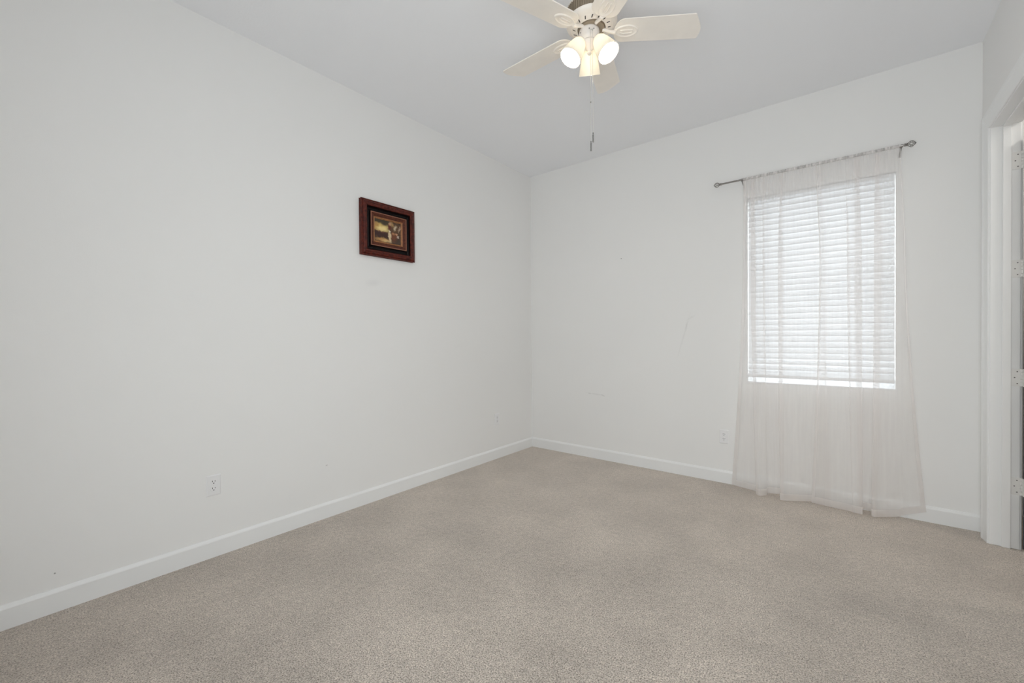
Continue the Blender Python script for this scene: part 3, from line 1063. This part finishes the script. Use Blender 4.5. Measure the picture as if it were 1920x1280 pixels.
# ------------------------------------------------------------------ ceiling fan
FX, FY = 1.757, -1.850
fan = empty('ceiling_fan', (FX, FY, H), 'cream five-blade ceiling fan with three lit frosted lamps and two pull chains', 'ceiling fan')
def fz(z): return z - H
KX, KY = -0.0094, -0.0075      # the lamp kit hangs very slightly off the axis
def fan_lathe(name, prof, mat, n=56, parent=None, off=(0, 0)):
    bm = bmesh.new()
    lathe(bm, [(r, fz(z)) for r, z in prof], n, (off[0], off[1], 0))
    return obj(name, bm, mat, parent or fan, smooth=True)
fan_lathe('canopy', [(0.0, 3.0495), (0.085, 3.0495), (0.092, 3.044), (0.096, 3.02), (0.104, 3.004), (0.118, 2.992), (0.118, 2.985), (0.0, 2.985)], M_fan)
hous = fan_lathe('motor_housing', [(0.0, 2.988), (0.123, 2.988), (0.131, 2.982), (0.133, 2.976), (0.126, 2.974), (0.126, 2.916), (0.134, 2.914),
                                   (0.135, 2.908), (0.131, 2.899), (0.120, 2.891), (0.109, 2.886), (0.107, 2.887), (0.105, 2.8855), (0.078, 2.876), (0.074, 2.877),
                                   (0.072, 2.890), (0.0, 2.890)], M_fan)
# vertical vent fins
bm = bmesh.new()
nf = 64
for i in range(nf):
    a = 2 * math.pi * i / nf
    c, s = math.cos(a), math.sin(a)
    ax = Vector((c, s, 0)); tn = Vector((-s, c, 0))
    vs = []
    for rr, tt, zz in ((0.126, -0.0025, 2.918), (0.132, -0.0018, 2.918), (0.132, 0.0018, 2.918), (0.126, 0.0025, 2.918),
                       (0.126, -0.0025, 2.973), (0.132, -0.0018, 2.973), (0.132, 0.0018, 2.973), (0.126, 0.0025, 2.973)):
        p = ax * rr + tn * tt
        vs.append(bm.verts.new((p.x, p.y, fz(zz))))
    for f in ((0, 1, 2, 3), (7, 6, 5, 4), (0, 4, 5, 1), (1, 5, 6, 2), (2, 6, 7, 3), (3, 7, 4, 0)):
        bm.faces.new([vs[k] for k in f])
lathe(bm, [(0.1265, fz(2.917)), (0.1268, fz(2.945)), (0.1265, fz(2.9735))], 56)
obj('vent_band', bm, M_fanshade, hous)
# dark slots in the slotted ring
for i in range(16):
    bm = bmesh.new()
    a = 2 * math.pi * (i + 0.35) / 16
    ax = Vector((math.cos(a), math.sin(a), 0)); tn = Vector((-math.sin(a), math.cos(a), 0))
    vs = []
    for rr, tt in ((0.0845, -0.0026), (0.0995, -0.0026), (0.0995, 0.0026), (0.0845, 0.0026)):
        zz = 2.876 + (rr - 0.078) / 0.027 * 0.0095
        for dz in (-0.0007, 0.0012):
            p = ax * rr + tn * (tt + (rr - 0.092) * 0.35)
            vs.append(bm.verts.new((p.x, p.y, fz(zz + dz))))
    lo = [vs[k] for k in (0, 2, 4, 6)]; hi = [vs[k] for k in (1, 3, 5, 7)]
    bm.faces.new(lo); bm.faces.new(hi)
    for k in range(4):
        bm.faces.new((lo[k], lo[(k + 1) % 4], hi[(k + 1) % 4], hi[k]))
    obj('vent_slot', bm, M_slot, hous)
fan_lathe('flywheel', [(0.0, 2.888), (0.068, 2.888), (0.070, 2.884), (0.068, 2.872), (0.055, 2.868), (0.0, 2.868)], M_fanshade)  # bronze colour paints in the shaded gap around the switch housing
sw_h = fan_lathe('switch_housing', [(0.0, 2.874), (0.046, 2.874), (0.052, 2.868), (0.0535, 2.860), (0.0535, 2.826), (0.051, 2.816), (0.043, 2.808), (0.0, 2.808)], M_fanw, off=(KX, KY))
for a in (-62, -36, 20, 150, 240):
    a = math.radians(a)
    bm = bmesh.new()
    p = Vector((KX + 0.0535 * math.cos(a), KY + 0.0535 * math.sin(a), fz(2.845)))
    ball(bm, p, 0.0032, 1)
    obj('screw', bm, M_screwd, sw_h)
fit = fan_lathe('light_fitter', [(0.0, 2.810), (0.040, 2.810), (0.043, 2.803), (0.041, 2.795), (0.031, 2.783), (0.019, 2.772), (0.013, 2.764), (0.0095, 2.760),
                                 (0.012, 2.755), (0.012, 2.749), (0.007, 2.743), (0.0, 2.741)], M_fanw, 40, off=(KX, KY))

# blades
BZ, PIT = 2.859, math.radians(8.0)
def blade_outline():
    pts = []
    # root: rounded end
    for k in range(13):
        a = math.radians(90 + 180 * k / 12)
        pts.append((0.166 + 0.050 * math.cos(a), 0.072 * math.sin(a)))
    pts += [(0.30, -0.0735), (0.42, -0.075), (0.516, -0.0755), (0.522, -0.0735), (0.545, -0.036), (0.566, 0.002), (0.571, 0.020), (0.573, 0.045), (0.568, 0.072), (0.562, 0.0765), (0.42, 0.0755), (0.30, 0.074)]
    return pts
OUT = blade_outline()
def blade_local(u, v, w):
    # pitched about the blade axis, +v edge lower
    return (u, v * math.cos(PIT) + w * math.sin(PIT), fz(BZ) - v * math.sin(PIT) + w * math.cos(PIT))
def make_blade():
    bm = bmesh.new()
    prism(bm, OUT, lambda p: blade_local(p[0], p[1], 0.0), lambda p: blade_local(p[0], p[1], 0.0055))
    return obj('blade', bm, M_fan, fan, bevel=0.0012)
def make_iron(parent):
    bm = bmesh.new()
    # medallion: domed oval ring under the blade
    cu, ru, rv = 0.182, 0.062, 0.037
    prof = [(1.0, 0.0), (1.0, -0.004), (0.95, -0.0065), (0.86, -0.0068), (0.80, -0.0045), (0.74, -0.0036), (0.5, -0.0036), (0.0, -0.0036)]
    n = 40
    rings = []
    for q, w in prof:
        if q == 0:
            rings.append([bm.verts.new(blade_local(cu, 0, w))])
        else:
            rings.append([bm.verts.new(blade_local(cu + ru * q * math.cos(2 * math.pi * i / n), rv * q * math.sin(2 * math.pi * i / n), w)) for i in range(n)])
    for a, b in zip(rings, rings[1:]):
        for i in range(n):
            j = (i + 1) % n
            if len(b) == 1: bm.faces.new((a[i], a[j], b[0]))
            else: bm.faces.new((a[i], a[j], b[j], b[i]))
    # two long ribs in the oval
    for vv in (-0.010, 0.010):
        tube(bm, [blade_local(0.150, vv * 0.6, -0.0045), blade_local(0.165, vv, -0.0062), blade_local(0.195, vv, -0.0062), blade_local(0.212, vv * 0.7, -0.0045)], 0.0036, 8)
    # arm to the flywheel
    pts = [(0.058, 0, fz(2.872)), (0.075, 0, fz(2.867)), (0.095, 0, fz(2.858)), (0.125, 0, fz(2.8535))]
    tube(bm, pts, [0.010, 0.0085, 0.0085, 0.011], 12)
    return obj('blade_arm', bm, M_fan, parent, smooth=True)
b0 = make_blade()
i0 = make_iron(b0)
for k in range(5):
    if k == 0:
        b, ir = b0, i0
    else:
        b = b0.copy(); COL.objects.link(b); b.parent = fan
        ir = i0.copy(); COL.objects.link(ir); ir.parent = b
    b.rotation_euler = (0, 0, math.radians(34.4 + 72 * k))

# lamps: three bell shades on short necks
AZ0 = 117.8
TILT = math.radians(31)
def shade_prof():
    return [(0.0185, 0.0), (0.024, 0.001), (0.030, 0.006), (0.0355, 0.016), (0.0415, 0.034), (0.0475, 0.058), (0.0525, 0.084), (0.0565, 0.108), (0.0585, 0.120)]
def aim(bm, az):
    # local -z axis of the part becomes the lamp axis
    axis = Vector((math.cos(az) * math.sin(TILT), math.sin(az) * math.sin(TILT), -math.cos(TILT)))
    q = Vector((0, 0, -1)).rotation_difference(axis)
    org = Vector((KX + 0.052 * math.cos(az), KY + 0.052 * math.sin(az), fz(2.803)))
    bmesh.ops.transform(bm, matrix=Matrix.Translation(org) @ q.to_matrix().to_4x4(), verts=bm.verts)
for k in range(3):
    az = math.radians(AZ0 + 120 * k)
    bm = bmesh.new()
    lathe(bm, [(0.0, 0.012), (0.0185, 0.011), (0.0205, 0.006), (0.0205, -0.004), (0.019, -0.010), (0.0, -0.011)], 28)
    aim(bm, az)
    tube(bm, [(KX + q * math.cos(az), KY + q * math.sin(az), fz(zq)) for q, zq in ((0.030, 2.799), (0.040, 2.804), (0.050, 2.809))], 0.010, 12)
    hold = obj('lamp_holder', bm, M_fanw, fan, smooth=True)
    bm = bmesh.new()
    pr = shade_prof()
    inner = [(r - 0.003, t) for r, t in reversed(pr)]
    lathe(bm, [(r, -t) for r, t in pr] + [(r, -t) for r, t in inner], 48)
    aim(bm, az)
    obj('lamp_shade', bm, M_shade, fan, smooth=True, angle=60)
    bm = bmesh.new()
    lathe(bm, [(0.0, -0.010), (0.011, -0.012), (0.012, -0.030), (0.018, -0.044), (0.024, -0.060), (0.0255, -0.072), (0.022, -0.086), (0.012, -0.095), (0.0, -0.098)], 20)
    aim(bm, az)
    obj('bulb', bm, M_bulb, fan, smooth=True)

# pull chains from the near side of the switch housing
def pull_chain(dx, dy, ztop, zend, joint=None):
    bm = bmesh.new()
    z = ztop
    pts = []
    while z > zend + 0.052:
        pts.append((dx, dy, fz(z)))
        z -= 0.0042
    for p in pts:
        bmesh.ops.create_icosphere(bm, subdivisions=1, radius=0.0017, matrix=Matrix.Translation(p))
    tube(bm, [pts[0], pts[-1]], 0.0007, 5)
    tube(bm, [(dx * 0.9, dy * 0.9, fz(ztop)), (dx, dy, fz(ztop))], 0.004, 8)
    ch = obj('pull_chain', bm, M_chain, fan, smooth=True)
    bm = bmesh.new()
    def c(zz, rr): return (rr, fz(zz))
    lathe(bm, [c(zend + 0.052, 0.0), c(zend + 0.051, 0.0028), c(zend + 0.047, 0.0034), c(zend + 0.044, 0.0012), c(zend + 0.0415, 0.0012), c(zend + 0.041, 0.0036), c(zend + 0.010, 0.0036), c(zend + 0.0095, 0.002), c(zend + 0.009, 0.0038), c(zend + 0.004, 0.0042), c(zend + 0.0005, 0.0028), c(zend, 0.0)], 12, (dx, dy, 0))
    obj('pull_fob', bm, M_fob, ch, smooth=True)
    if joint:
        bm = bmesh.new()
        ball(bm, (dx, dy, fz(joint)), 0.0036, 2)
        obj('chain_connector', bm, M_fob, ch, smooth=True)
cdx, cdy = 0.466, -0.884            # towards the camera
pull_chain(0.058 * cdx - 0.0045, 0.058 * cdy - 0.0035, 2.838, 2.205, 2.459)
pull_chain(0.058 * cdx + 0.0045, 0.058 * cdy + 0.0035, 2.838, 2.250)
